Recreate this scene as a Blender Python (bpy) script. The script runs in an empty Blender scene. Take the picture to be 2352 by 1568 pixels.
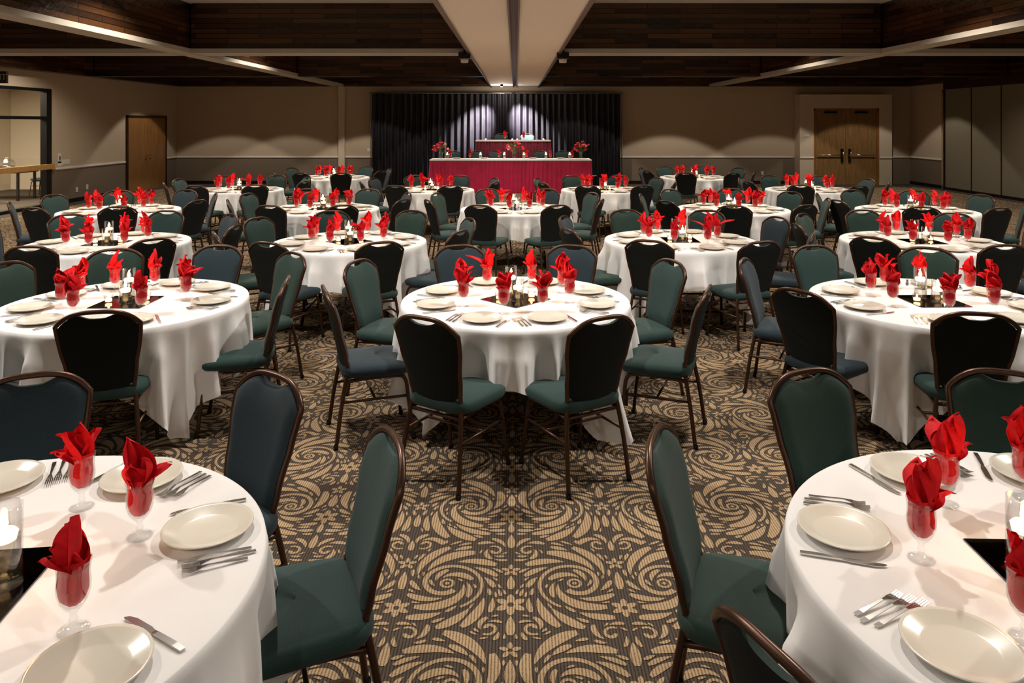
import bpy, math, random
from math import sin, cos, pi, radians, sqrt, atan2
from mathutils import Vector, Matrix, noise
random.seed(7)
S = bpy.context.scene
COL = S.collection

# ------------------------------------------------------------------ materials
def mat(name, color=(.5,.5,.5), rough=.6, metal=0., spec=.5, sheen=0., emit=None, es=0., coat=0.):
    m = bpy.data.materials.new(name); m.use_nodes = True
    b = m.node_tree.nodes['Principled BSDF']
    b.inputs['Base Color'].default_value = (*color, 1)
    b.inputs['Roughness'].default_value = rough
    b.inputs['Metallic'].default_value = metal
    b.inputs['Specular IOR Level'].default_value = spec
    b.inputs['Sheen Weight'].default_value = sheen
    b.inputs['Coat Weight'].default_value = coat
    if emit:
        b.inputs['Emission Color'].default_value = (*emit, 1)
        b.inputs['Emission Strength'].default_value = es
    return m
def nodes(m): return m.node_tree.nodes, m.node_tree.links, m.node_tree.nodes['Principled BSDF']
def add_noise(m, scale=30, amt=.25, bump=.1, bscale=None, dist=.002, stretch=(1,1,1)):
    n, l, b = nodes(m)
    tc = n.new('ShaderNodeTexCoord'); mp = n.new('ShaderNodeMapping'); mp.inputs['Scale'].default_value = stretch
    l.new(tc.outputs['Object'], mp.inputs['Vector'])
    t = n.new('ShaderNodeTexNoise'); t.inputs['Scale'].default_value = scale; t.inputs['Detail'].default_value = 4
    l.new(mp.outputs[0], t.inputs['Vector'])
    c = b.inputs['Base Color'].default_value[:]
    r = n.new('ShaderNodeValToRGB')
    r.color_ramp.elements[0].position = .3; r.color_ramp.elements[1].position = .7
    r.color_ramp.elements[0].color = tuple(x*(1-amt) for x in c[:3])+(1,)
    r.color_ramp.elements[1].color = tuple(min(1, x*(1+amt)) for x in c[:3])+(1,)
    l.new(t.outputs['Fac'], r.inputs[0]); l.new(r.outputs[0], b.inputs['Base Color'])
    if bump:
        t2 = n.new('ShaderNodeTexNoise'); t2.inputs['Scale'].default_value = bscale or scale*3
        l.new(mp.outputs[0], t2.inputs['Vector'])
        bp = n.new('ShaderNodeBump'); bp.inputs['Strength'].default_value = bump; bp.inputs['Distance'].default_value = dist
        l.new(t2.outputs['Fac'], bp.inputs['Height']); l.new(bp.outputs[0], b.inputs['Normal'])
    return m

M = {}
M['linen'] = add_noise(mat('white_linen', (.75,.735,.73), .8, sheen=.05), 3, .03, .35, 5, .012)
M['teal'] = add_noise(mat('teal_fabric', (.0095,.035,.032), .85, sheen=.05), 350, .35, .3, 500, .001)
M['navy'] = add_noise(mat('navy_fabric', (.0080,.022,.032), .85, sheen=.05), 350, .35, .3, 500, .001)
M['green'] = add_noise(mat('green_fabric', (.0092,.032,.023), .85, sheen=.05), 350, .35, .3, 500, .001)
M['backp'] = add_noise(mat('dark_back_fabric', (.0035,.0055,.005), .9, spec=.3), 300, .3, .3, 500, .001)
M['bronze'] = mat('bronze_frame', (.070,.034,.020), .34, .7)
M['red'] = add_noise(mat('red_napkin_cloth', (.62,.0035,.009), .8, spec=.25), 60, .12, .2, 300, .001)
M['china'] = mat('cream_china', (.68,.64,.55), .22, coat=.3)
M['steel'] = mat('stainless_steel', (.62,.60,.58), .18, 1.)
M['mirror'] = mat('dark_mirror', (.10,.10,.11), .03, 1.)
M['wax'] = mat('white_wax_glow', (.9,.85,.75), .5, emit=(1,.56,.22), es=6)  # emission stands in for flame light glowing through the wax
M['flame'] = mat('flame', (1,.7,.3), .5, emit=(1,.58,.22), es=70)
M['black'] = mat('black_metal', (.012,.011,.010), .4, .5)
M['wood_top'] = mat('plywood_top', (.3,.2,.1), .6)
M['paintw'] = mat('white_trim_paint', (.66,.62,.55), .5)
M['magenta'] = add_noise(mat('magenta_satin', (.42,.006,.055), .36, sheen=.15), 4, .15, .1, 20, .005)
M['maroon'] = add_noise(mat('maroon_cloth', (.16,.005,.024), .6, sheen=.1), 5, .2, .1, 30, .005)
M['velvet'] = add_noise(mat('black_velvet', (.0085,.0070,.0100), .55, spec=.25), 6, .25, .1, 60, .003)
M['leaf'] = mat('leaf_green', (.03,.12,.02), .6)
M['petal'] = mat('red_petal', (.6,.01,.02), .6)
M['petalw'] = mat('pink_petal', (.75,.35,.35), .6)
M['brass'] = mat('brass', (.5,.36,.16), .3, 1.)
M['plastic'] = mat('white_plastic', (.6,.58,.52), .4)

def glassmat(name, tint, base, k=.36):
    m = bpy.data.materials.new(name); m.use_nodes = True
    n, l = m.node_tree.nodes, m.node_tree.links
    n.remove(n['Principled BSDF']); out = n['Material Output']
    tr = n.new('ShaderNodeBsdfTransparent'); tr.inputs[0].default_value = (*tint, 1)
    gl = n.new('ShaderNodeBsdfGlossy'); gl.inputs['Roughness'].default_value = .03
    lw = n.new('ShaderNodeLayerWeight'); lw.inputs[0].default_value = .25
    ma = n.new('ShaderNodeMath'); ma.operation = 'MULTIPLY_ADD'; ma.inputs[1].default_value = k; ma.inputs[2].default_value = base
    l.new(lw.outputs['Facing'], ma.inputs[0])
    mx = n.new('ShaderNodeMixShader'); l.new(ma.outputs[0], mx.inputs[0]); l.new(tr.outputs[0], mx.inputs[1]); l.new(gl.outputs[0], mx.inputs[2])
    l.new(mx.outputs[0], out.inputs[0]); return m
M['glass'] = glassmat('clear_glass', (.97,.975,.975), .025)
M['water'] = glassmat('water', (.93,.95,.95), .06)
M['pane'] = glassmat('window_pane_glass', (.95,.96,.95), .02, .1)

def posz(n, l):
    g = n.new('ShaderNodeNewGeometry'); s = n.new('ShaderNodeSeparateXYZ'); l.new(g.outputs['Position'], s.inputs[0]); return g, s
def wallmat():
    m = mat('two_tone_wall', (.4,.35,.3), .75); n, l, b = nodes(m)
    g, s = posz(n, l)
    c = n.new('ShaderNodeMath'); c.operation = 'GREATER_THAN'; c.inputs[1].default_value = .86; l.new(s.outputs['Z'], c.inputs[0])
    mx = n.new('ShaderNodeMix'); mx.data_type = 'RGBA'; l.new(c.outputs[0], mx.inputs[0])
    mx.inputs[6].default_value = (.160,.120,.085,1); mx.inputs[7].default_value = (.46,.37,.27,1)
    l.new(mx.outputs[2], b.inputs['Base Color'])
    t = n.new('ShaderNodeTexNoise'); t.inputs['Scale'].default_value = 120; l.new(g.outputs['Position'], t.inputs['Vector'])
    bp = n.new('ShaderNodeBump'); bp.inputs['Strength'].default_value = .15; bp.inputs['Distance'].default_value = .003
    l.new(t.outputs['Fac'], bp.inputs['Height']); l.new(bp.outputs[0], b.inputs['Normal'])
    return m
M['wall'] = wallmat()
M['panel'] = add_noise(mat('partition_panel_fabric', (.18,.155,.105), .8), 80, .08, .1)
M['ltwall'] = add_noise(mat('cream_wall', (.54,.45,.34), .7), 40, .03, .05)
def plankmat():
    m = mat('dark_wood_planks', (.02,.01,.006), .26); n, l, b = nodes(m)
    g, s = posz(n, l)
    a = n.new('ShaderNodeMath'); a.operation = 'ADD'; l.new(s.outputs['X'], a.inputs[0]); l.new(s.outputs['Y'], a.inputs[1])
    cb = n.new('ShaderNodeCombineXYZ'); l.new(a.outputs[0], cb.inputs[0]); l.new(s.outputs['Z'], cb.inputs[1])
    br = n.new('ShaderNodeTexBrick'); l.new(cb.outputs[0], br.inputs['Vector'])
    br.inputs['Color1'].default_value = (.010,.0040,.0020,1); br.inputs['Color2'].default_value = (.070,.028,.010,1)
    br.inputs['Mortar'].default_value = (.003,.002,.002,1); br.inputs['Scale'].default_value = 1
    br.inputs['Mortar Size'].default_value = .006; br.inputs['Brick Width'].default_value = 1.1; br.inputs['Row Height'].default_value = .085
    l.new(br.outputs['Color'], b.inputs['Base Color'])
    t = n.new('ShaderNodeTexNoise'); t.inputs['Scale'].default_value = 9; l.new(cb.outputs[0], t.inputs['Vector'])
    bp = n.new('ShaderNodeBump'); bp.inputs['Strength'].default_value = .4; bp.inputs['Distance'].default_value = .02
    l.new(t.outputs['Fac'], bp.inputs['Height']); l.new(bp.outputs[0], b.inputs['Normal'])
    return m
M['plank'] = plankmat()
def doorwood(name, c):
    m = mat(name, c, .4); return add_noise(m, 4, .25, .0, stretch=(6,6,.5))
M['oak'] = doorwood('oak_door_wood', (.24,.112,.034))
M['oak2'] = doorwood('tan_door_wood', (.22,.120,.042))
M['orange'] = doorwood('light_wood', (.42,.22,.07))
M['ceil'] = add_noise(mat('ceiling_tile', (.5,.47,.42), .9), 60, .08, .1)
M['soffit'] = mat('soffit_paint', (.82,.71,.59), .75, spec=.2)
M['track'] = mat('track_metal', (.16,.13,.11), .5, .6)
M['beamtrim'] = mat('beam_trim_paint', (.36,.32,.27), .5)

def carpetmat(name, c, cd):
    m = mat(name, c, .95, spec=.1); n, l, b = nodes(m)
    g, s = posz(n, l)
    d = n.new('ShaderNodeMath'); d.operation = 'MULTIPLY'; d.inputs[1].default_value = 1/.0125; l.new(s.outputs['X'], d.inputs[0])
    f = n.new('ShaderNodeMath'); f.operation = 'PINGPONG'; f.inputs[1].default_value = .5; l.new(d.outputs[0], f.inputs[0])
    nz = n.new('ShaderNodeTexNoise'); nz.inputs['Scale'].default_value = 160; nz.inputs['Detail'].default_value = 3; l.new(g.outputs['Position'], nz.inputs['Vector'])
    ad = n.new('ShaderNodeMath'); ad.operation = 'MULTIPLY_ADD'; ad.inputs[1].default_value = .6; l.new(nz.outputs['Fac'], ad.inputs[0]); l.new(f.outputs[0], ad.inputs[2])
    r = n.new('ShaderNodeValToRGB'); r.color_ramp.elements[0].position = .34; r.color_ramp.elements[1].position = .62
    r.color_ramp.elements[0].color = (*cd,1); r.color_ramp.elements[1].color = (*c,1)
    l.new(ad.outputs[0], r.inputs[0]); l.new(r.outputs[0], b.inputs['Base Color'])
    bp = n.new('ShaderNodeBump'); bp.inputs['Strength'].default_value = .5; bp.inputs['Distance'].default_value = .004
    l.new(ad.outputs[0], bp.inputs['Height']); l.new(bp.outputs[0], b.inputs['Normal'])
    return m
M['cdark'] = carpetmat('carpet_taupe', (.084,.064,.050), (.030,.024,.019))
M['ctan'] = carpetmat('carpet_tan', (.42,.292,.17), (.16,.110,.064))

# ------------------------------------------------------------------ mesh builder
class MB:
    def __init__(s): s.v=[]; s.f=[]; s.m=[]; s.s=[]; s.mats=[]
    def mi(s, k):
        if k not in s.mats: s.mats.append(k)
        return s.mats.index(k)
    def face(s, idx, k, sm=True): s.f.append(tuple(idx)); s.m.append(s.mi(k)); s.s.append(sm)
    def grid(s, P, k, cu=False, cv=False, sm=True, flip=False):
        o=len(s.v); R=len(P); C=len(P[0])
        for row in P: s.v.extend([tuple(p) for p in row])
        for i in range(R if cv else R-1):
            for j in range(C if cu else C-1):
                a=o+i*C+j; b=o+i*C+(j+1)%C; c=o+((i+1)%R)*C+(j+1)%C; d=o+((i+1)%R)*C+j
                s.face((a,d,c,b) if flip else (a,b,c,d), k, sm)
        return o
    def revolve(s, prof, k, n=24, c=(0,0,0), sm=True):
        P=[[(c[0]+r*cos(2*pi*j/n), c[1]+r*sin(2*pi*j/n), c[2]+z) for j in range(n)] for r,z in prof]
        s.grid(P,k,cu=True,sm=sm)
    def box(s, a, b, k):
        o=len(s.v); x0,y0,z0=a; x1,y1,z1=b
        s.v += [(x0,y0,z0),(x1,y0,z0),(x1,y1,z0),(x0,y1,z0),(x0,y0,z1),(x1,y0,z1),(x1,y1,z1),(x0,y1,z1)]
        for q in ((0,3,2,1),(4,5,6,7),(0,1,5,4),(1,2,6,5),(2,3,7,6),(3,0,4,7)): s.face([o+i for i in q],k,False)
    def tube(s, pts, r, k, n=8, closed=False):
        pts=[Vector(p) for p in pts]; N=len(pts); rows=[]
        up=None
        for i,p in enumerate(pts):
            if closed: t=(pts[(i+1)%N]-pts[i-1])
            else: t=pts[min(i+1,N-1)]-pts[max(i-1,0)]
            t.normalize()
            if up is None:
                up=Vector((0,0,1)) if abs(t.z)<.9 else Vector((0,1,0))
            a=t.cross(up); 
            if a.length<1e-5: a=t.cross(Vector((1,0,0)))
            a.normalize(); up=a.cross(t).normalized()
            rr=r[i] if isinstance(r,(list,tuple)) else r
            rows.append([p+a*cos(2*pi*j/n)*rr+up*sin(2*pi*j/n)*rr for j in range(n)])
        o=s.grid(rows,k,cu=True,cv=closed)
        if not closed:
            s.face([o+j for j in range(n)][::-1],k,False); s.face([o+(N-1)*n+j for j in range(n)],k,False)
    def strip(s, cl, w, t, k):
        top=[]; 
        for (x,y,z),h in zip(cl,w):
            top.append([(x-h,y,z-t/2),(x-h,y,z+t/2),(x+h,y,z+t/2),(x+h,y,z-t/2)])
        o=s.grid(top,k,cu=True,sm=False,flip=True); n=len(top)
        s.face([o,o+1,o+2,o+3],k,False); s.face([o+4*(n-1)+i for i in (3,2,1,0)],k,False)
    def mesh(s, name):
        me=bpy.data.meshes.new(name); me.from_pydata(s.v,[],s.f)
        for k in s.mats: me.materials.append(M[k])
        me.polygons.foreach_set('material_index', s.m); me.polygons.foreach_set('use_smooth', s.s)
        me.update(); return me
    def obj(s, name, loc=(0,0,0), rz=0): return place(s.mesh(name), name, loc, rz)
def place(me, name, loc=(0,0,0), rz=0, sc=None, parent=None):
    o=bpy.data.objects.new(name, me); o.location=loc; o.rotation_euler=(0,0,rz)
    if sc: o.scale=(sc,sc,sc)
    COL.objects.link(o)
    if parent: o.parent=parent
    return o
def catmull(P, n=6):
    P=[Vector(p) for p in P]; out=[]
    for i in range(len(P)-1):
        p0=P[max(i-1,0)]; p1=P[i]; p2=P[i+1]; p3=P[min(i+2,len(P)-1)]
        for j in range(n):
            t=j/n
            out.append(.5*((2*p1)+(p2-p0)*t+(2*p0-5*p1+4*p2-p3)*t*t+(3*p1-p0-3*p2+p3)*t**3))
    out.append(P[-1]); return out
def lerp_tab(tab, x):
    if x<=tab[0][0]: return tab[0][1]
    for (a,b),(c,d) in zip(tab,tab[1:]):
        if x<=c:
            t=(x-a)/(c-a); t=t*t*(3-2*t)*.5+t*.5; return b+(d-b)*t
    return tab[-1][1]

# ------------------------------------------------------------------ chair
def chair_mesh(fab, name):
    b=MB()
    W=[(.44,.152),(.60,.170),(.74,.195),(.84,.205),(.93,.207)]
    Yb=[(.40,-.170),(.55,-.195),(.70,-.232),(.93,-.290)]
    w=lambda z: lerp_tab(W,z)
    def yb(z,u): return lerp_tab(Yb,z)+.018*u*u
    ztop=lambda u: .920-.080*abs(u)**3.2
    side=[]
    pts=[(.200,-.235,.0),(.188,-.205,.22),(.170,-.172,.40)]
    for i in range(0,7):
        z=.46+i*(.80-.46)/6; pts.append((w(z)+.006,yb(z,1),z))
    top=[]
    for i in range(0,25):
        u=1-i/12; z=ztop(u)+.006; top.append((u*(w(z)+.006),yb(z,u),z))
    left=[(-x,y,z) for x,y,z in reversed(pts)]
    b.tube(catmull(pts,3)+top+catmull(left,3),.0125,'bronze',8)
    def row(v,front,inset=0):
        r=[]
        for j in range(21):
            u=-1+j/10
            zt=ztop(u)-.004-.028*math.exp(-(u/.36)**4)
            zb=.445+.05*abs(u)**2.5
            z=zb+(zt-zb)*v
            x=u*(w(z)-.004)
            e=min(1,(1-abs(u))*5)*min(1,v*8)*min(1,(1-v)*8)
            y=yb(z,u)+ (.010+.020*sqrt(max(e,0)) if front else -.010-.004*sqrt(max(e,0)))
            r.append((x,y,z))
        return r
    vs=[0,.02,.06,.12,.25,.4,.55,.7,.82,.9,.95,.98,1]
    F=[row(v,True) for v in vs]; B=[row(v,False) for v in vs]
    b.grid(F,fab,flip=True); b.grid(B,'backp')
    b.grid([F[0],B[0]],fab); b.grid([F[-1],B[-1]],fab,flip=True)
    b.grid([[r[0] for r in F],[r[0] for r in B]],fab,flip=True); b.grid([[r[-1] for r in F],[r[-1] for r in B]],fab)
    P=[]; n=36
    def se(a,e): c=cos(a); s_=sin(a); return (abs(c)**e*(1 if c>0 else -1), abs(s_)**e*(1 if s_>0 else -1))
    for zz,sc in ((.405,.0),(.405,.90),(.412,.965),(.43,1.0),(.45,1.0),(.466,.97),(.476,.90),(.484,.70),(.488,.4),(.489,0.)):
        r=[]
        for j in range(n):
            cx,sy=se(2*pi*j/n,.42)
            x=cx*.222*sc*(1+.06*sy); y=.02+sy*.218*sc
            r.append((x,y,zz-(.012*max(0,sy)**3 if zz>.45 else 0)))
        P.append(r)
    b.grid(P,fab,cu=True)
    for sx in (1,-1):
        b.tube(catmull([(sx*.205,.235,0),(sx*.19,.205,.25),(sx*.18,.185,.37),(sx*.175,.12,.395),(sx*.172,-.05,.395),(sx*.170,-.168,.385)],4),.0115,'bronze',8)
        b.tube([(sx*.190,-.196,.27),(sx*.194,.19,.27)],.008,'bronze',6)
    b.tube([(-.168,-.172,.385),(.168,-.172,.385)],.010,'bronze',6)
    b.tube([(-.176,.17,.385),(.176,.17,.385)],.010,'bronze',6)
    b.tube([(-.19,0,.27),(.19,0,.27)],.008,'bronze',6)
    for sx in (1,-1):
        for (x,y) in ((.200,-.236),(.205,.236)):
            b.revolve([(0,0),(.015,0),(.015,.02),(.012,.025)],'black',8,(sx*x,y,0))
    return b.mesh(name)
CH=[chair_mesh('teal','banquet_chair_teal'),chair_mesh('navy','banquet_chair_navy'),chair_mesh('green','banquet_chair_green')]

# ------------------------------------------------------------------ table with cloth
R=.77; ZT=.755
def table_mesh(seed,name):
    rnd=random.Random(seed); b=MB(); n=340; rows=[]
    ph=[rnd.uniform(0,6.28) for _ in range(8)]
    def cl(a):
        m=max(abs(cos(a)),abs(sin(a))); return min(1.09/m,1.47)-R
    for rr in (0.0,.2,.45,.65,.74,R-.008):
        rows.append([(rr*cos(2*pi*j/n),rr*sin(2*pi*j/n),ZT) for j in range(n)])
    K=18
    def sharp(x): return (1-abs(cos(x/2)))*2-0.73
    for k in range(0,K+1):
        t=k/K; r=[]
        for j in range(n):
            a=2*pi*j/n; L=cl(a); cor=max(0,(L-.32)/.38)
            s=t*L; fall=min(1,s/.16)**1.2
            wob=.6*sharp(9*a+ph[0]+.8*sin(2*a+ph[6]))+.45*sharp(15*a+ph[1]+1.1*sin(3*a))+.35*sin(5*a+ph[2])
            fine=sharp(24*a+ph[3]+1.6*sin(4*a+ph[4]))
            rad=R+.004+fall*(.004+ (.040*wob+.027*fine)*(.35+1.4*t)) + cor*(.050*fine+.06*sharp(11*a+ph[7])+.0)*t*t
            rad=max(rad,R-.06)
            if k==0: rad=R-.002
            z=ZT-.004-s if k else ZT-.001
            z+=.012*sin(7*a+ph[5])*t+.010*fine*t
            r.append((rad*cos(a),rad*sin(a),max(z,.03)))
        rows.append(r)
    b.grid(rows,'linen',cu=True,flip=True)
    b.revolve([(0,ZT-.03),(R-.065,ZT-.03),(R-.06,ZT-.008),(0,ZT-.008)],'wood_top',48)
    for sx in (1,-1):
        for sy in (1,-1):
            b.tube([(sx*.40,sy*.33,.0),(sx*.38,sy*.33,.12),(sx*.36,sy*.33,.73)],.014,'black',8)
        b.tube([(sx*.385,-.33,.12),(sx*.385,.33,.12)],.011,'black',6)
        b.tube([(sx*.36,-.33,.70),(sx*.36,.33,.70)],.011,'black',6)
    return b.mesh(name)
TB=[table_mesh(i,'round_banquet_table_%s'%c) for i,c in enumerate('abc')]

# ------------------------------------------------------------------ tableware
def plate_mesh():
    b=MB(); b.revolve([(0,.0),(.075,.0),(.08,.003),(.122,.017),(.127,.020),(.126,.023),(.118,.020),(.085,.008),(.078,.006),(0,.006)],'china',48); return b.mesh('dinner_plate')
PL=plate_mesh()
def goblet_mesh():
    b=MB()
    b.revolve([(0,.0),(.034,.0),(.036,.003),(.030,.006),(.010,.012),(.007,.020),(.011,.027),(.007,.034),(.009,.046),(.020,.056),(.031,.072),(.037,.092),(.038,.112),(.036,.132),(.037,.150),(.040,.165),(.0385,.165),(.0355,.15),(.0345,.132),(.0365,.112),(.0355,.092),(.0295,.074),(.018,.060),(0,.056)],'glass',28)
    return b.mesh('water_goblet')
GO=goblet_mesh()
def napkin_mesh(seed):
    rnd=random.Random(seed); b=MB(); n=40
    rows=[]
    for r0,z in ((.004,.060),(.015,.064),(.026,.077),(.031,.095),(.032,.115),(.030,.135),(.031,.155),(.036,.172)):
        rows.append([((r0*(1+.07*sin(7*a+seed)+.04*sin(13*a+z*40)))*cos(a),(r0*(1+.07*sin(7*a+seed)+.04*sin(13*a+z*40)))*sin(a),z) for a in [2*pi*j/n for j in range(n)]])
    b.grid(rows,'red',cu=True)
    def petal(az,lean,ln,wd,curl,tw,z0=.140,r0=.014,skew=0.):
        P=[]
        NV=16; NU=16
        for i in range(NV+1):
            v=i/NV; row=[]
            prof=(.55+1.35*v-.6*v*v)*(1-v**3.6)+.002
            for j in range(NU+1):
                u=-1+2*j/NU
                x=u*wd*prof+skew*ln*v*v
                out=r0+lean*ln*v**1.6 - curl*u*u*wd*(.6+v)*(1-v*.4) + .008*sin(3.1*u+4*v+seed)+.006*sin(7*u+5*v+seed*2)*(.3+v)
                out-= .016*(1-abs(u))**2*v
                z=z0+ln*v*(1-.35*lean*v) - .16*wd*u*u*(1-v) + .005*sin(6*u+az)*v
                xx=x*cos(tw*v); oo=out+x*sin(tw*v)
                row.append((oo*cos(az)-xx*sin(az),oo*sin(az)+xx*cos(az),z))
            P.append(row)
        b.grid(P,'red')
    k=rnd.choice([3,3,4]); a0=rnd.uniform(0,6.28)
    for i in range(k):
        petal(a0+2*pi*i/k+rnd.uniform(-.35,.35),rnd.uniform(.05,.55),rnd.uniform(.085,.13),rnd.uniform(.036,.050),rnd.uniform(.3,.8),rnd.uniform(-.7,.7),skew=rnd.uniform(-.25,.25))
    petal(rnd.uniform(0,6.28),rnd.uniform(.0,.2),rnd.uniform(.12,.155),rnd.uniform(.034,.044),rnd.uniform(.6,.9),rnd.uniform(-.8,.8),r0=.004,skew=rnd.uniform(-.2,.2))
    petal(rnd.uniform(0,6.28),rnd.uniform(.8,1.1),rnd.uniform(.06,.085),.044,.3,rnd.uniform(-.5,.5))
    if seed%3==0:
        petal(rnd.uniform(0,6.28),rnd.uniform(1.0,1.3),rnd.uniform(.10,.125),.045,.1,rnd.uniform(-.5,.5),z0=.16)
    return b.mesh('napkin')
NK=[napkin_mesh(i) for i in range(9)]
def fork_into(b,x0=0,ln=.19):
    h=ln*.60
    cl=[(x0,-ln/2,.003),(x0,-ln/2+.02,.0035),(x0,-ln/2+h*.5,.006),(x0,-ln/2+h,.010),(x0,-ln/2+h+.018,.008),(x0,-ln/2+h+.03,.006)]
    b.strip(cl,[.006,.0065,.0045,.0030,.007,.0105],.0022,'steel')
    y1=-ln/2+h+.028
    for i in range(4):
        x=x0-.009+i*.006
        b.strip([(x,y1,.006),(x,y1+.02,.0045),(x,ln/2,.009)],[.0018,.0017,.0011],.0018,'steel')
def knife_into(b,x0=0,ln=.22):
    b.strip([(x0,-ln/2,.003),(x0,-ln/2+.03,.004),(x0,-ln/2+.10,.0045),(x0,-ln/2+.11,.004)],[.007,.0075,.006,.005],.005,'steel')
    b.strip([(x0,-ln/2+.108,.0035),(x0+.001,-ln/2+.13,.0035),(x0+.001,ln/2-.03,.0035),(x0-.002,ln/2-.008,.0035),(x0-.005,ln/2,.0035)],[.006,.009,.009,.006,.001],.0015,'steel')
b=MB(); fork_into(b); FK=b.mesh('dinner_fork')
b=MB(); fork_into(b,ln=.165); FS=b.mesh('salad_fork')
b=MB(); knife_into(b); KN=b.mesh('dinner_knife')
b=MB(); fork_into(b,-.024); fork_into(b,0); fork_into(b,.024,.165); FSET=b.mesh('fork_set')
b=MB(); b.box((-.17,-.17,0),(.17,.17,.004),'mirror'); MIR=b.mesh('mirror_tile')
def candle_mesh(h,wl,name):
    b=MB(); r=.042
    b.revolve([(0,.0),(r,.0),(r,h),(r-.003,h),(r-.003,.008),(0,.008)],'glass',28)
    b.revolve([(0,.009),(r-.004,.009),(r-.004,wl),(0,wl)],'water',24)
    b.revolve([(0,wl-.012),(.028,wl-.01),(.032,wl+.008),(.027,wl+.014),(0,wl+.012)],'wax',20)
    b.revolve([(0,wl+.016),(.006,wl+.020),(.010,wl+.032),(.007,wl+.048),(0,wl+.068)],'flame',10)
    return b.mesh(name)
CA=[candle_mesh(.205,.125,'floating_candle_tall'),candle_mesh(.15,.085,'floating_candle_short')]
b=MB(); b.revolve([(0,0),(.026,0),(.031,.05),(.029,.05),(.024,.006),(0,.006)],'glass',20)
b.revolve([(0,.007),(.020,.007),(.021,.022),(0,.022)],'wax',16); b.revolve([(0,.023),(.004,.027),(.006,.033),(0,.048)],'flame',8)
VO=b.mesh('votive_candle')

def setting(cx,cy,th,detail,rnd,z=ZT,rp=.56):
    ph=th+pi/2; c,s=cos(ph),sin(ph)
    def W(a,r): return (cx+a*c+r*s, cy+a*s-r*c, z)
    rg=rp-.18
    rp+=rnd.uniform(-.012,.012)
    p=W(0,rp); place(PL,'dinner_plate',(p[0],p[1],z+.001))
    g=W(.05+rnd.uniform(-.02,.02),rg+rnd.uniform(-.015,.015)); place(GO,'water_goblet',(g[0],g[1],z+.001),rnd.uniform(0,6))
    place(rnd.choice(NK),'folded_napkin',(g[0],g[1],z+.002),rnd.uniform(0,6.28),)
    j=lambda: rnd.uniform(-.05,.05)
    q=W(.146,rp+.01); place(KN,'dinner_knife',(q[0],q[1],z+.001),ph+j())
    if detail:
        for a,me,nm in ((-.144,FK,'dinner_fork'),(-.170,FK,'dinner_fork'),(-.195,FS,'salad_fork')):
            q=W(a,rp+.01+rnd.uniform(-.01,.01)); place(me,nm,(q[0],q[1],z+.001),ph+j()*.6)
    else:
        q=W(-.168,rp+.01); place(FSET,'fork_set',(q[0],q[1],z+.001),ph+j())

def warm(x,y,z,p=2.6):
    L=bpy.data.lights.new('candle_flame_light','POINT'); L.energy=p; L.color=(1,.50,.20); L.shadow_soft_size=.02
    o=bpy.data.objects.new('candle_flame_light',L); o.location=(x,y,z); COL.objects.link(o)
def centrepiece(cx,cy,rot,rnd,ti,z=ZT):
    zz=z+.006
    if ti==0: o=(.03,0); cs=[(CA[0],.13,.01),(CA[1],-.02,.09)]; vs=((-.10,-.03),)
    elif ti==1: o=(-.08,0); cs=[(CA[0],-.19,.0),(CA[1],-.08,.06)]; vs=((.02,-.05),)
    else: o=(0,0); cs=[(CA[0],-.03,.085),(CA[1],.015,-.045)]; vs=((-.11,-.02),(.11,.04))
    place(MIR,'mirror_tile',(cx+o[0],cy+o[1],z+.001),rot)
    for me,dx,dy in cs: place(me,'floating_candle',(cx+dx,cy+dy,zz))
    for dx,dy in vs: place(VO,'votive_candle',(cx+dx,cy+dy,zz))
    warm(cx+cs[0][1],cy+cs[0][2],zz+.235,1.3 if ti<2 else 2.8)

D=lambda *a:[radians(x) for x in a]
E8=lambda off=0:[radians(22.5+45*k+off) for k in range(8)]
TABLES=[
 (-1.45,1.90,D(26.5,71,115,162,207,250,328),0.12,1),
 ( 1.53,1.95,D(155,105,66,22,-22,-68,207),0.0,1),
 (0.0,5.03,D(22.5,67,113,157.5,200,249,290.5,341),pi/4,1),
 (-2.60,4.95,D(-69,-8,46,84,122,158,200,242),0,1),
 (2.80,4.98,D(251,199,152,105,62,20,-20,-63),0,1),
 (-4.08,7.4,E8(22.5),0,0),(-1.68,7.5,E8(0),pi/4,0),(1.69,7.6,E8(-3),0,0),(4.12,7.5,E8(22.5),0,0),
 (-5.45,10.2,E8(5),0,0),(-2.7,10.4,E8(2),0,0),(0,10.4,E8(0),pi/4,0),(3.05,10.4,E8(8),0,0),(5.52,10.2,E8(-5),0,0),
 (-5.0,13.4,E8(10),0,0),(-1.52,13.4,E8(0),0,0),(1.6,13.4,E8(4),0,0),(5.33,13.4,E8(-8),0,0),
 (-4.04,16.5,E8(0),0,0),(4.0,16.5,E8(0),0,0)]
SET={0:D(26,71,115,162,207,250,331),1:D(160,108,68,22,-22,-68,208),3:D(-60,0,44,82,122,160,200,242)}
n5=[(.96,0)]*5
T1={0:[(.885,-4),(.93,-18),(.93,0)],1:[(.89,4),(.87,8),(.91,0),(.95,0),(.95,0),(.95,0),(.86,-4)],
    2:[(.98,0),(.98,3),(.98,-3),(.99,2),(.98,0),(.95,-11),(.94,10),(.99,-3)],
    3:[(.70,-6),(.82,20),(.95,0)]+n5,4:[(.76,6),(.88,16),(.95,0)]+n5}
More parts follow.
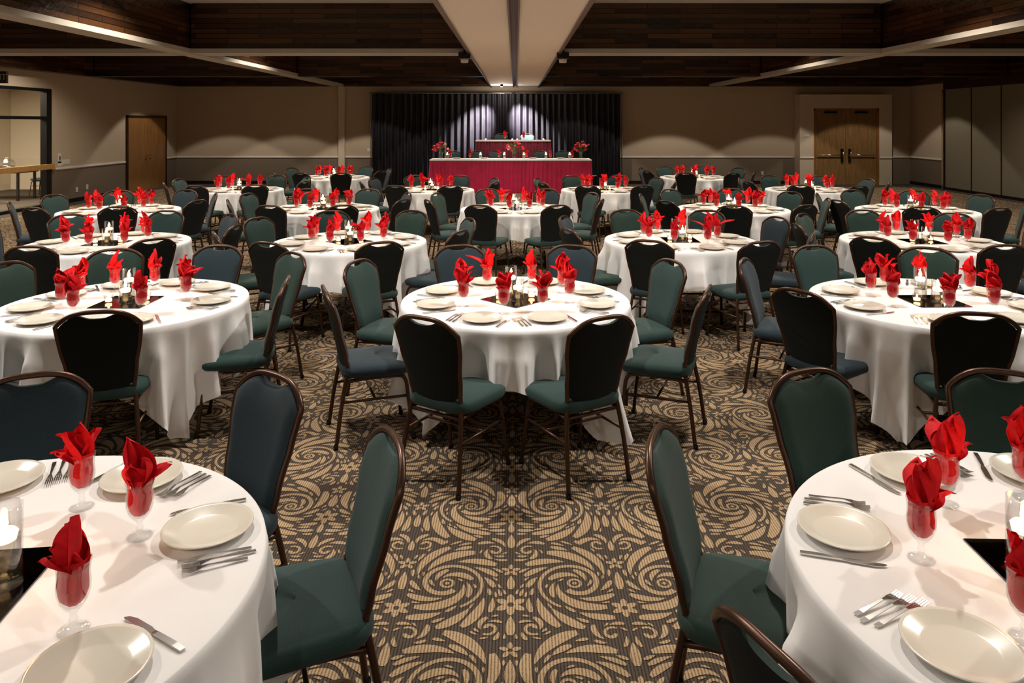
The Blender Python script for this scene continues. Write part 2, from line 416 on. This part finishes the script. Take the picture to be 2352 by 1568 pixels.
for ti,(cx,cy,an,mr,det) in enumerate(TABLES):
    rnd=random.Random(100+ti)
    place(TB[ti%3],'round_banquet_table',(cx,cy,0),[0,pi/2,pi][ti%3]+rnd.uniform(-.08,.08))
    centrepiece(cx,cy,mr+rnd.uniform(-.05,.05),rnd,ti)
    for k,a in enumerate(an):
        tw=0
        if ti not in T1:
            a2=a+rnd.uniform(-.04,.04); r=.965+rnd.uniform(-.02,.04); tw=rnd.uniform(-.09,.09)
        else:
            a2=a; L=T1[ti]
            r,tw=L[k] if k<len(L) else (.95,0)
            tw=radians(tw)
        if ti==0: ch=CH[0] if k==0 else CH[1]
        elif ti==1: ch=CH[2]
        elif ti==2: ch=CH[1] if k in (4,1,2) else CH[0]
        else: ch=rnd.choice([CH[0],CH[0],CH[1],CH[2]])
        place(ch,'banquet_chair',(cx+r*cos(a2),cy+r*sin(a2),0.002),a2+pi/2+tw)
        setting(cx,cy,(SET[ti][k] if ti in SET else a),det,rnd,rp=(.605,.60)[ti] if ti<2 else .56)

# ------------------------------------------------------------------ room shell
XL,XR,YF,YB,ZB,ZC=-11.0,12.8,-5.0,24.0,3.15,4.0
def boxobj(name,a,b,k): m=MB(); m.box(a,b,k); return m.obj(name)
boxobj('floor',(XL-4.2,YF-.2,-.1),(XR+.2,YB+.2,0),'cdark')
boxobj('wall_back',(XL-.2,YB,0),(XR+.2,YB+.2,ZC),'wall')
boxobj('wall_front',(XL-.2,YF-.2,0),(XR+.2,YF,ZC),'wall')
m=MB(); m.box((XL-.2,YF,0),(XL,15.0,ZC),'wall'); m.box((XL-.2,17.5,0),(XL,YB,ZC),'wall'); m.box((XL-.2,15.0,2.76),(XL,17.5,ZC),'wall'); m.obj('wall_left')
m=MB(); m.box((XR,YF,0),(XR+.2,YB,ZC),'wall'); m.obj('wall_right')
boxobj('ceiling',(XL-.2,YF-.2,ZC),(XR+.2,YB+.2,ZC+.1),'ceil')
m=MB()
TH_=.075
def beam(x0,x1,y0,y1,k='beamtrim',th=TH_):
    m.box((x0,y0,ZB+th),(x1,y1,ZC),'plank')
    m.box((x0-.03,y0-.03,ZB),(x1+.03,y1+.03,ZB+th),k)
xs=[(-5.85,-5.55),(6.25,6.55)]
for x0,x1 in xs: beam(x0,x1,YF+.03,YB-.28)
for y0,y1,k in ((.6,1.0,'beamtrim'),(6.5,7.0,'beamtrim'),(12.6,13.1,'beamtrim'),(18.8,19.1,'plank')):
    for x0,x1 in ((XL+.31,-5.88),(-5.52,-.83),(.79,6.22),(6.58,XR-.31)): beam(x0,x1,y0,y1,k,TH_ if k!='plank' else .03)
m.obj('ceiling_beams')
m=MB()
m.box((XL,YF,ZB+.0),(XL+.28,YB,ZC),'plank'); m.box((XR-.28,YF,ZB),(XR,YB,ZC),'plank'); m.box((XL+.28,YB-.25,ZB),(-.8,YB,ZC),'plank'); m.box((.76,YB-.25,ZB),(XR-.28,YB,ZC),'plank')
m.obj('ceiling_perimeter_beams')
m=MB()
m.box((-.78,YF,ZB),(-.07,YB,ZC),'soffit'); m.box((.03,YF,ZB),(.72,YB,ZC),'soffit'); m.box((-.07,YF,ZB+.05),(.03,YB,ZC),'black')
for x in (-.80,.72): m.box((x,YF,ZB-.03),(x+.04,YB,ZC),'bronze')
for x in (-.085,.025): m.box((x,YF,ZB-.025),(x+.02,YB,ZB+.01),'track')
m.obj('ceiling_soffit_with_partition_track')
for x in (-.86,.80):
    m=MB(); m.box((-.10,-.06,-.10),(.10,.10,.0),'black'); m.revolve([(0,-.17),(.06,-.17),(.07,-.11),(.03,-.10)],'plastic',16); m.tube([(0,0,0),(0,0,.12)],.02,'black')
    m.obj('ceiling_projector_mount',(x,12.5,ZB))
m=MB()
def rail(m,a,b,n):
    prof=[(0,.90),(.02,.90),(.028,.893),(.022,.885),(.030,.872),(.030,.855),(.018,.845),(.012,.835),(0,.832)]
    m.grid([[(p[0]+n[0]*q,p[1]+n[1]*q,z) for q,z in prof] for p in (a,b)],'paintw',sm=False)
rail(m,(XL,YB),(9.0,YB),(0,-1)); m.obj('trim_1')
m=MB(); rail(m,(XL,YF),(XL,14.9),(1,0)); rail(m,(XL,17.65),(XL,20.85),(1,0)); rail(m,(XL,23.3),(XL,YB),(1,0)); m.obj('trim_2')
m=MB(); rail(m,(11.9,YB),(XR,YB),(0,-1)); rail(m,(XR,22.1),(XR,YB),(-1,0)); m.obj('trim_3')
boxobj('baseboard_back',(XL,YB-.015,0),(9.0,YB,.1),'black')
m=MB(); m.box((XL,YF,0),(XL+.015,14.9,.1),'black'); m.box((XL,17.65,0),(XL+.015,20.85,.1),'black'); m.obj('baseboard_left')
boxobj('baseboard_right',(XR-.015,YF,0),(XR,YB,.1),'black')
m=MB(); m.box((-5.72,YB-.10,0),(-5.52,YB,ZB),'ltwall'); m.obj('trim_4')
m=MB(); y0,y1=20.95,23.2
m.box((XL,y0,0),(XL+.03,(y0+y1)/2-.004,2.13),'oak'); m.box((XL,(y0+y1)/2+.004,0),(XL+.03,y1,2.13),'oak')
m.box((XL,y0-.06,0),(XL+.05,y0,2.19),'bronze'); m.box((XL,y1,0),(XL+.05,y1+.06,2.19),'bronze'); m.box((XL,y0-.06,2.13),(XL+.05,y1+.06,2.19),'bronze')
m.tube([(XL+.03,22.0,1.0),(XL+.09,22.0,1.0),(XL+.09,21.9,1.0)],.012,'steel'); m.tube([(XL+.03,22.15,1.0),(XL+.09,22.15,1.0),(XL+.09,22.25,1.0)],.012,'steel')
m.obj('door_1')
m=MB(); 
dx0,dx1=9.55,11.52
m.box((9.05,YB-.45,0),(dx0-.06,YB,2.88),'ltwall'); m.box((dx1+.06,YB-.45,0),(11.98,YB,2.88),'ltwall'); m.box((dx0-.06,YB-.45,2.44),(dx1+.06,YB,2.88),'ltwall')
m.obj('wall_door_surround')
m=MB()
yy=YB-.38
xm=(dx0+dx1)/2
m.box((dx0,yy,0.005),(xm-.004,yy+.05,2.38),'oak2'); m.box((xm+.004,yy,0.005),(dx1,yy+.05,2.38),'oak2')
m.box((dx0-.06,yy-.05,0),(dx0,yy+.06,2.44),'oak'); m.box((dx1,yy-.05,0),(dx1+.06,yy+.06,2.44),'oak'); m.box((dx0-.06,yy-.05,2.38),(dx1+.06,yy+.06,2.44),'oak')
for a,bx in ((dx0+.05,xm-.08),(xm+.08,dx1-.05)): m.tube([(a,yy-.06,.95),(bx,yy-.06,.95)],.018,'steel'); 
for x in (xm-.12,xm+.12): m.box((x-.035,yy-.04,.72),(x+.035,yy,1.15),'black'); m.tube([(x,yy-.03,1.05),(x,yy-.1,1.03),(x,yy-.1,.85),(x,yy-.03,.83)],.014,'brass')
for x in (dx0+.3,dx1-.7): m.box((x,yy-.06,2.28),(x+.4,yy,2.34),'black')
m.obj('door_2')
m=MB(); rail(m,(9.05,YB-.45),(dx0-.06,YB-.45),(0,-1)); rail(m,(dx1+.06,YB-.45),(11.98,YB-.45),(0,-1)); m.obj('trim_5')
m=MB(); y=21.95
while y>-4:
    m.box((XR-.07,y-1.27,.08),(XR,y-.035,2.96),'panel'); m.box((XR-.09,y-.035,.08),(XR,y-.020,2.96),'bronze'); m.box((XR-.03,y-.02,.08),(XR,y,2.96),'black'); y-=1.27
m.box((XR-.09,-4.4,2.96),(XR,22.0,ZB),'bronze'); m.box((XR-.06,-4.4,0.0),(XR,22,.08),'black'); m.box((XR-.12,21.95,0),(XR,22.03,2.96),'steel')
m.obj('folding_partition_wall')
m=MB()
for y in (15.0,17.32): m.box((XL-.12,y,0),(XL+.03,y+.19,2.76),'black')
for z in (0,2.05,2.70): m.box((XL-.12,15.0,z),(XL+.02,17.5,z+.07),'black')
m.box((XL-.05,15.05,.05),(XL-.04,17.40,2.72),'pane')
m.box((XL+.02,15.2,.88),(XL+.08,17.55,1.0),'orange')
m.obj('door_3')
boxobj('wall_lobby_back',(-15.2,10.8,0),(-15,22.2,3),'ltwall')
boxobj('wall_lobby_end',(-15,22,0),(XL-.2,22.2,3),'ltwall')
boxobj('wall_lobby_near',(-15,10.8,0),(XL-.2,11,3),'ltwall')
boxobj('ceiling_lobby',(-15.2,10.8,3),(XL-.2,22.2,3.1),'ceil')
m=MB(); m.box((-13.8,18.6,.70),(-12.5,19.4,.75),'black')
for x in (-13.75,-12.58):
    for yv in (18.65,19.3): m.box((x,yv,0),(x+.05,yv+.05,.70),'black')
m.obj('console_table')
m=MB(); m.revolve([(0,0),(.08,0),(.17,.08),(.19,.17),(.15,.26),(.07,.31),(.09,.34),(.08,.34),(.06,.31),(.14,.25),(.18,.17),(.16,.09),(.07,.01)],'glass',28); m.revolve([(0,.01),(.07,.012),(.15,.09),(.17,.14),(0,.14)],'water',24); m.obj('round_glass_vase',(-13.05,19.0,.751))
for yq in (17.9,20.2):
    o=place(CH[1],'lobby_chair',(-12.9,yq,0.002),pi/2)
m=MB(); m.box((-.17,-.03,-.12),(.17,.03,.12),'black'); m.tube([(0,0,.12),(0,0,.26)],.012,'black'); ex=m.obj('exit_sign',(-10.47,15.0,2.89))
tcu=bpy.data.curves.new('exit_text','FONT'); tcu.body='EXIT'; tcu.size=.17; tcu.align_x='CENTER'; tcu.align_y='CENTER'; tcu.extrude=.002
tcu.materials.append(mat('exit_letters',(.35,.30,.26),.5))
to=bpy.data.objects.new('exit_lettering',tcu); COL.objects.link(to); to.parent=ex; to.location=(0,-.034,0); to.rotation_euler=(pi/2,0,0)
def plate(name,loc,w,h,left): 
    m=MB()
    if left: m.box((0,-w/2,-h/2),(.012,w/2,h/2),'plastic'); m.box((.012,-w/6,-h/5),(.018,w/6,h/5),'black' if h>.2 else 'paintw')
    else: m.box((-w/2,-.012,-h/2),(w/2,0,h/2),'plastic'); m.box((-w/6,-.018,-h/5),(w/6,-.012,h/5),'paintw')
    return m.obj(name,loc)
plate('wall_phone',(XL,17.85,1.12),.10,.24,True); plate('light_switch',(XL,18.1,1.02),.3,.12,True); plate('light_switch',(XL,17.85,.98),.1,.12,True)
plate('wall_outlet',(XL,18.55,.30),.08,.12,True); plate('wall_outlet',(XL,19.0,.33),.08,.12,True); plate('wall_outlet',(-4.75,YB,1.1),.12,.1,False); plate('room_sign',(9.27,YB-.45,1.57),.16,.08,False); plate('wall_outlet',(8.0,YB,.35),.08,.12,False)

# ------------------------------------------------------------------ stage, drapes
def pleated(m,pts,z0,z1,k,per=.09,amp=.025,rows=5,seed=0,flare=.0,sub=6):
    P=[]; dist=0; path=[]
    for (a,b_) in zip(pts,pts[1:]):
        a=Vector(a); b_=Vector(b_); L=(b_-a).length; n=int(L/(per/sub)); t=(b_-a)/L; nn=Vector((t.y,-t.x))
        for i in range(n+ (1 if b_==Vector(pts[-1]) else 0)):
            path.append((a+t*L*i/n,nn,dist+L*i/n))
        dist+=L
    for r in range(rows+1):
        v=r/rows; row=[]
        for p,nn,d in path:
            q=d+.03*sin(d*3.1+seed)+.012*sin(d*11)*v
            o=amp*(.45+.55*v)*(sin(2*pi*q/per)+.4*sin(2*pi*q/(per*2.7)+1+v))+flare*v
            row.append((p.x+nn.x*o,p.y+nn.y*o,z1+(z0-z1)*v))
        P.append(row)
    m.grid(P,k)
m=MB(); pleated(m,[(-4.55,23.52),(-.42,23.52)],.03,2.90,'velvet',.19,.055,10,1,sub=12); pleated(m,[(-.50,23.49),(3.33,23.49)],.03,2.90,'velvet',.19,.055,10,2,sub=12)
m.tube([(-4.6,23.52,2.92),(3.38,23.52,2.92)],.02,'steel')
for x in (-4.62,-.46,3.40): m.tube([(x,23.64,0),(x,23.64,2.95)],.02,'steel'); m.box((x-.2,23.47,0),(x+.2,23.8,.012),'black')
m.obj('stage_curtain')
m=MB(); m.box((-2.3,21.66,.0),(2.02,22.2,.2),'black'); m.box((-1.9,22.2,0),(1.75,23.36,.7),'black'); m.obj('stage_riser')
def headtable(name,x0,x1,y0,y1,zb,zt,k,per,zl=0):
    m=MB(); m.box((x0,y0,zt-.03),(x1,y1,zt-.005),'wood_top')
    m.box((x0-.02,y0-.02,zt-.005),(x1+.02,y1+.02,zt+.004),'linen')
    m.box((x0-.025,y0-.028,zt-.035),(x1+.025,y0-.02,zt+.003),'linen')
    pleated(m,[(x0-.01,y1),(x0-.01,y0-.01),(x1+.01,y0-.01),(x1+.01,y1)],zb,zt-.02,k,per,.022,6,3,.05)
    for xx in (x0+.2,x1-.2):
        for yv in (y0+.1,y1-.1): m.tube([(xx,yv,zl),(xx,yv,zt-.03)],.014,'black')
    m.obj(name)
headtable('head_table',-2.40,2.12,20.85,21.55,.01,.94,'magenta',.12)
headtable('upper_head_table',-1.18,1.04,22.33,22.80,.71,1.45,'maroon',.09,.702)
rnd=random.Random(5)
for x in (-1.85,-1.15,-.58,.78,1.42): place(CH[0],'banquet_chair',(x,21.93,.202),pi+rnd.uniform(-.1,.1))
for x in (-.45,.38): place(CH[0],'banquet_chair',(x,23.08,.702),pi)
def gob(x,y,z):
    place(GO,'water_goblet',(x,y,z),0); place(rnd.choice(NK),'folded_napkin',(x,y,z+.001),rnd.uniform(0,6))
for x in (-1.85,-1.30,-.47,.32,1.0,1.62): gob(x,21.05+rnd.uniform(-.02,.05),.946)
for x in (-.32,.25,): gob(x,22.5,1.456)
for x in (-1.95,-1.0,-.32,.24,.87,1.55): place(CA[0],'floating_candle',(x,21.15,.946))
for x in (-.9,.85,.05,-.1): place(VO,'votive_candle',(x,22.45,1.456))
for x in (-1.7,-.9,.5,1.3): place(PL,'dinner_plate',(x,21.35,.946))
def bouquet(x,y,z,seed,w=.17):
    r=random.Random(seed); m=MB()
    m.revolve([(0,0),(.05,0),(.045,.02),(.04,.10),(.06,.2),(.057,.2),(.036,.1),(.04,.02),(0,.012)],'glass',20)
    for i in range(30):
        a=r.uniform(0,6.28); e=r.uniform(.05,1.3); L=r.uniform(.14,w+.12)
        tip=Vector((cos(a)*cos(e)*L*1.0,sin(a)*cos(e)*L*.8,.20+sin(e)*L+.02))
        m.tube([(0,0,.03),(tip.x*.3,tip.y*.3,.19),tip],.003,'leaf',5)
        if i%3!=2:
            k='petal' if i%7 else 'petalw'; s=r.uniform(.030,.048)
            P=[]
            for q in range(7):
                t=q/6*pi; P.append([(tip.x+s*sin(t)*(1+.25*sin(5*b_+q*1.3))*cos(b_),tip.y+s*sin(t)*(1+.25*sin(5*b_+q*1.3))*sin(b_),tip.z-s*.8*cos(t)) for b_ in [2*pi*j/15 for j in range(15)]])
            m.grid(P,k,cu=True)
        else:
            d=tip.normalized(); sd=Vector((-d.y,d.x,0)).normalized()*.03
            c=tip; m.grid([[c,c,c],[c+d*.03-sd,c+d*.03+Vector((0,0,.01)),c+d*.03+sd],[c+d*.09,c+d*.09,c+d*.09]],'leaf')
    m.obj('flower_bouquet',(x,y,z))
bouquet(-2.13,21.2,.946,1); bouquet(-.05,21.3,.946,2,.22); bouquet(1.87,21.2,.946,3)

# ------------------------------------------------------------------ carpet damask (inlaid pile shapes)
tile=MB(); TW,TH=.92,1.20; HW=TW/2; zc=[0.0]
G=.004; NX=int(HW/G)+1; NY=int(round(TH/G)); occ=[[0]*NY for _ in range(NX)]
def disc(p,r,val=None):
    x0=int((p.x-r)/G); x1=int((p.x+r)/G)+1; y0=int((p.y-r)//G); y1=int((p.y+r)//G)+1; r2=r*r
    for i in range(max(0,x0),min(NX,x1+1)):
        for j in range(y0,y1+1):
            if (i*G-p.x)**2+(j*G-p.y)**2<=r2:
                if val is None:
                    if occ[i][j%NY]: return False
                else: occ[i][j%NY]=1
    return True
dprof=lambda f: sin(pi*min(1,.10+f*.88))**.75*(1.15-.45*f)
def stroke(pts,w,prof=None,check=False,margin=.006):
    prof=prof or dprof
    pts=[Vector((p[0],p[1])) for p in pts]; N=len(pts); hs=[max(.001,w*.5*prof(i/(N-1))) for i in range(N)]
    axis=all(abs(p.x)<1e-4 for p in pts); edge=all(abs(p.x-HW)<1e-4 for p in pts)
    if check:
        for p,h in zip(pts,hs):
            if p.x-h<.004 or p.x+h>HW-.004: return False
            if not disc(p,h+margin): return False
    for p,h in zip(pts,hs): disc(p,h,1)
    for sx in ((1,) if (axis or edge) else (1,-1)):
        A=[];B=[]
        for i,p in enumerate(pts):
            t=(pts[min(i+1,N-1)]-pts[max(i-1,0)]).normalized(); nn=Vector((-t.y,t.x)); h=hs[i]
            a=p+nn*h; c=p-nn*h
            A.append((sx*a.x,a.y,zc[0])); B.append((sx*c.x,c.y,zc[0]))
        tile.grid([A,B],'ctan',sm=False,flip=(sx>0))
    zc[0]+=.000004
    return True
def arc(p,ang,L,bend,n=8):
    out=[Vector(p)]; a=ang
    for i in range(n):
        out.append(out[-1]+Vector((cos(a),sin(a)))*L/n); a+=bend/n
    return out
def ring(c,r,w):
    n=16; stroke([(c[0]+r*cos(2*pi*i/n),c[1]+r*sin(2*pi*i/n)) for i in range(n+1)],w,prof=lambda f:1)
def flower(c,r,k=5):
    for i in range(k):
        a=2*pi*i/k+pi/2
        if abs(c[0])<1e-4 and cos(a)<-1e-3: continue
        if abs(c[0]-HW)<1e-4 and cos(a)>1e-3: continue
        stroke(arc((c[0]+.25*r*cos(a),c[1]+.25*r*sin(a)),a,r,0,5),r*.62,prof=lambda f:sin(pi*min(1,.12+f*.85))**.6)
EYES=[((.205,.27),1,.27),((.27,.84),-1,.27),((.085,.56),-1,.09),((.39,.53),1,.09),((.075,1.08),1,.09),((.40,1.13),-1,.08)]
def flow(p):
    best=None
    for (cx,cy),d,rr in EYES:
        for oy in (-TH,0,TH):
            v=Vector((p.x-cx,p.y-cy-oy)); q=v.length/rr
            if best is None or q<best[0]: best=(q,v,d,rr)
    q,v,d,rr=best; v=v.normalized(); t=Vector((-v.y,v.x))*d
    inw=.62
    return (t-v*inw).normalized()
def stream(p,L,n=10):
    out=[Vector(p)]
    for i in range(n):
        f=flow(out[-1]); out.append(out[-1]+f*L/n)
    return out
for (c,d,rr),r,w in ((EYES[0],.026,.013),(EYES[1],.026,.013)):
    ring(c,r,w); ring(c,.005,.010)
    pts=[]
    for i in range(34):
        f=i/33; a=d*(4.6*pi*f*.45)+(.8 if d>0 else 2.2); rad=.055+ (rr*.62-.055)*f
        pts.append((c[0]+rad*cos(-a),c[1]+rad*sin(-a)))
    stroke(pts[::-1],.022,prof=lambda f:.6+.7*f)
for (c,d,rr) in EYES[2:]:
    stroke([(c[0]+ (.010+.028*i/14)*cos(-d*i*.38),c[1]+(.010+.028*i/14)*sin(-d*i*.38)) for i in range(15)][::-1],.015,prof=lambda f:.7+.6*f)
for y,r,k in ((.17,.050,6),(.44,.034,5),(.70,.052,6),(.93,.034,5)): flower((0,y),r,k)
for y,r,k in ((.27,.034,5),(.68,.045,6),(.98,.034,5)): flower((HW,y),r,k)
for y,L,w in ((.27,.12,.044),(.80,.09,.036),(.52,.11,.04),(1.10,.11,.038),(.03,.08,.030)): stroke(arc((0,y),pi/2,L,0),w)
for y,L,w in ((.36,.12,.042),(.80,.12,.038),(.08,.11,.036),(1.08,.08,.030)): stroke(arc((HW,y),pi/2,L,0),w)
rc=random.Random(11)
for L,w,tries,mg in ((.27,.052,700,.0095),(.20,.045,900,.009),(.14,.037,1200,.0085),(.09,.027,1500,.008),(.055,.018,1500,.007),(.032,.012,900,.0065)):
    for i in range(tries):
        p=Vector((rc.uniform(.01,HW-.01),rc.uniform(0,TH)))
        if occ[int(p.x/G)][int(p.y/G)%NY]: continue
        l=L*rc.uniform(.85,1.15); stroke(stream(p,l,10 if L>.1 else 6),w*rc.uniform(.85,1.1),check=True,margin=mg)
tm=tile.mesh('damask_tile')
vs=[]
ny=int((YB+2)/TH)+1
for ix in range(-12,15):
    for iy in range(ny):
        x=ix*TW-.02; y=-1.3+iy*TH
        if x-TW/2<XL+.05 or x+TW/2>XR-.05 or y+TH*1.12>YB-.1: continue
        vs.append((x,y,.0015))
pm=bpy.data.meshes.new('carpet_pattern'); pm.from_pydata(vs,[],[]); po=bpy.data.objects.new('carpet_pattern',pm); COL.objects.link(po)
po.instance_type='VERTS'
to_=bpy.data.objects.new('damask_tile',tm); COL.objects.link(to_); to_.parent=po

# ------------------------------------------------------------------ lights
def spot(loc,target,power,angle,blend=.5,rad=.09,col=(1,.905,.78),name='ceiling_downlight'):
    L=bpy.data.lights.new(name,'SPOT'); L.energy=power; L.spot_size=radians(angle); L.spot_blend=blend; L.shadow_soft_size=rad; L.color=col
    o=bpy.data.objects.new(name,L); o.location=loc; COL.objects.link(o)
    d=Vector(target)-Vector(loc); o.rotation_euler=d.to_track_quat('-Z','Y').to_euler(); return o
xc=[(-9.2),(-7.2),(-4.6),(-1.7),(1.7),(4.9),(8.2),(10.8)]
for y,p in ((-2.2,135),(4.55,365),(9.9,330),(15.6,340),(21.5,300)):
    for x in xc:
        k=1.0 if abs(x)<6 else .62
        c=(1,.93,.84) if y<5 else (1,.90,.77)
        spot((x,y,3.95),(x,y,0),p*k,140 if y<20 else 94,.35 if y<20 else .10,.06,c)
for tx,tz in ((-1.15,1.95),(.30,1.95)): spot((-.42,22.70,3.04),(tx,23.45,tz),5200,44,1.0,.04,(1,.94,.97),'stage_spotlight')
spot((-.15,20.4,3.1),(-.15,21.3,.6),130,60,.8,.05,(1,.92,.9),'stage_spotlight')
P=bpy.data.lights.new('stage_glow_light','POINT'); P.energy=22; P.shadow_soft_size=.05; P.color=(1,.93,.88); pq=bpy.data.objects.new('stage_glow_light',P); pq.location=(-.42,22.95,2.84); COL.objects.link(pq)
A=bpy.data.lights.new('lobby_light','AREA'); A.energy=560; A.size=2.5; A.color=(1,.88,.70); ao=bpy.data.objects.new('lobby_light',A); ao.location=(-13,17,2.95); COL.objects.link(ao)
m=MB(); m.revolve([(0,0),(.04,0),(.05,.12),(.0,.14)],'black',16); m.revolve([(0,-.002),(.035,-.002)],'flame',16); m.obj('stage_spotlight_fixture',(-.42,22.62,3.08))
w=bpy.data.worlds.new('World'); S.world=w; w.use_nodes=True; w.node_tree.nodes['Background'].inputs[0].default_value=(.02,.02,.02,1)

# ------------------------------------------------------------------ camera
cam=bpy.data.cameras.new('Camera'); co=bpy.data.objects.new('Camera',cam); COL.objects.link(co)
co.location=(0,0,1.95); co.rotation_euler=(pi/2,0,0)
cam.sensor_width=36; cam.lens=1700/2352*36; cam.shift_x=-8/2352; cam.shift_y=-500/2352; cam.clip_start=.05
S.camera=co
S.view_settings.view_transform='Standard'; S.view_settings.look='None'; S.view_settings.exposure=0
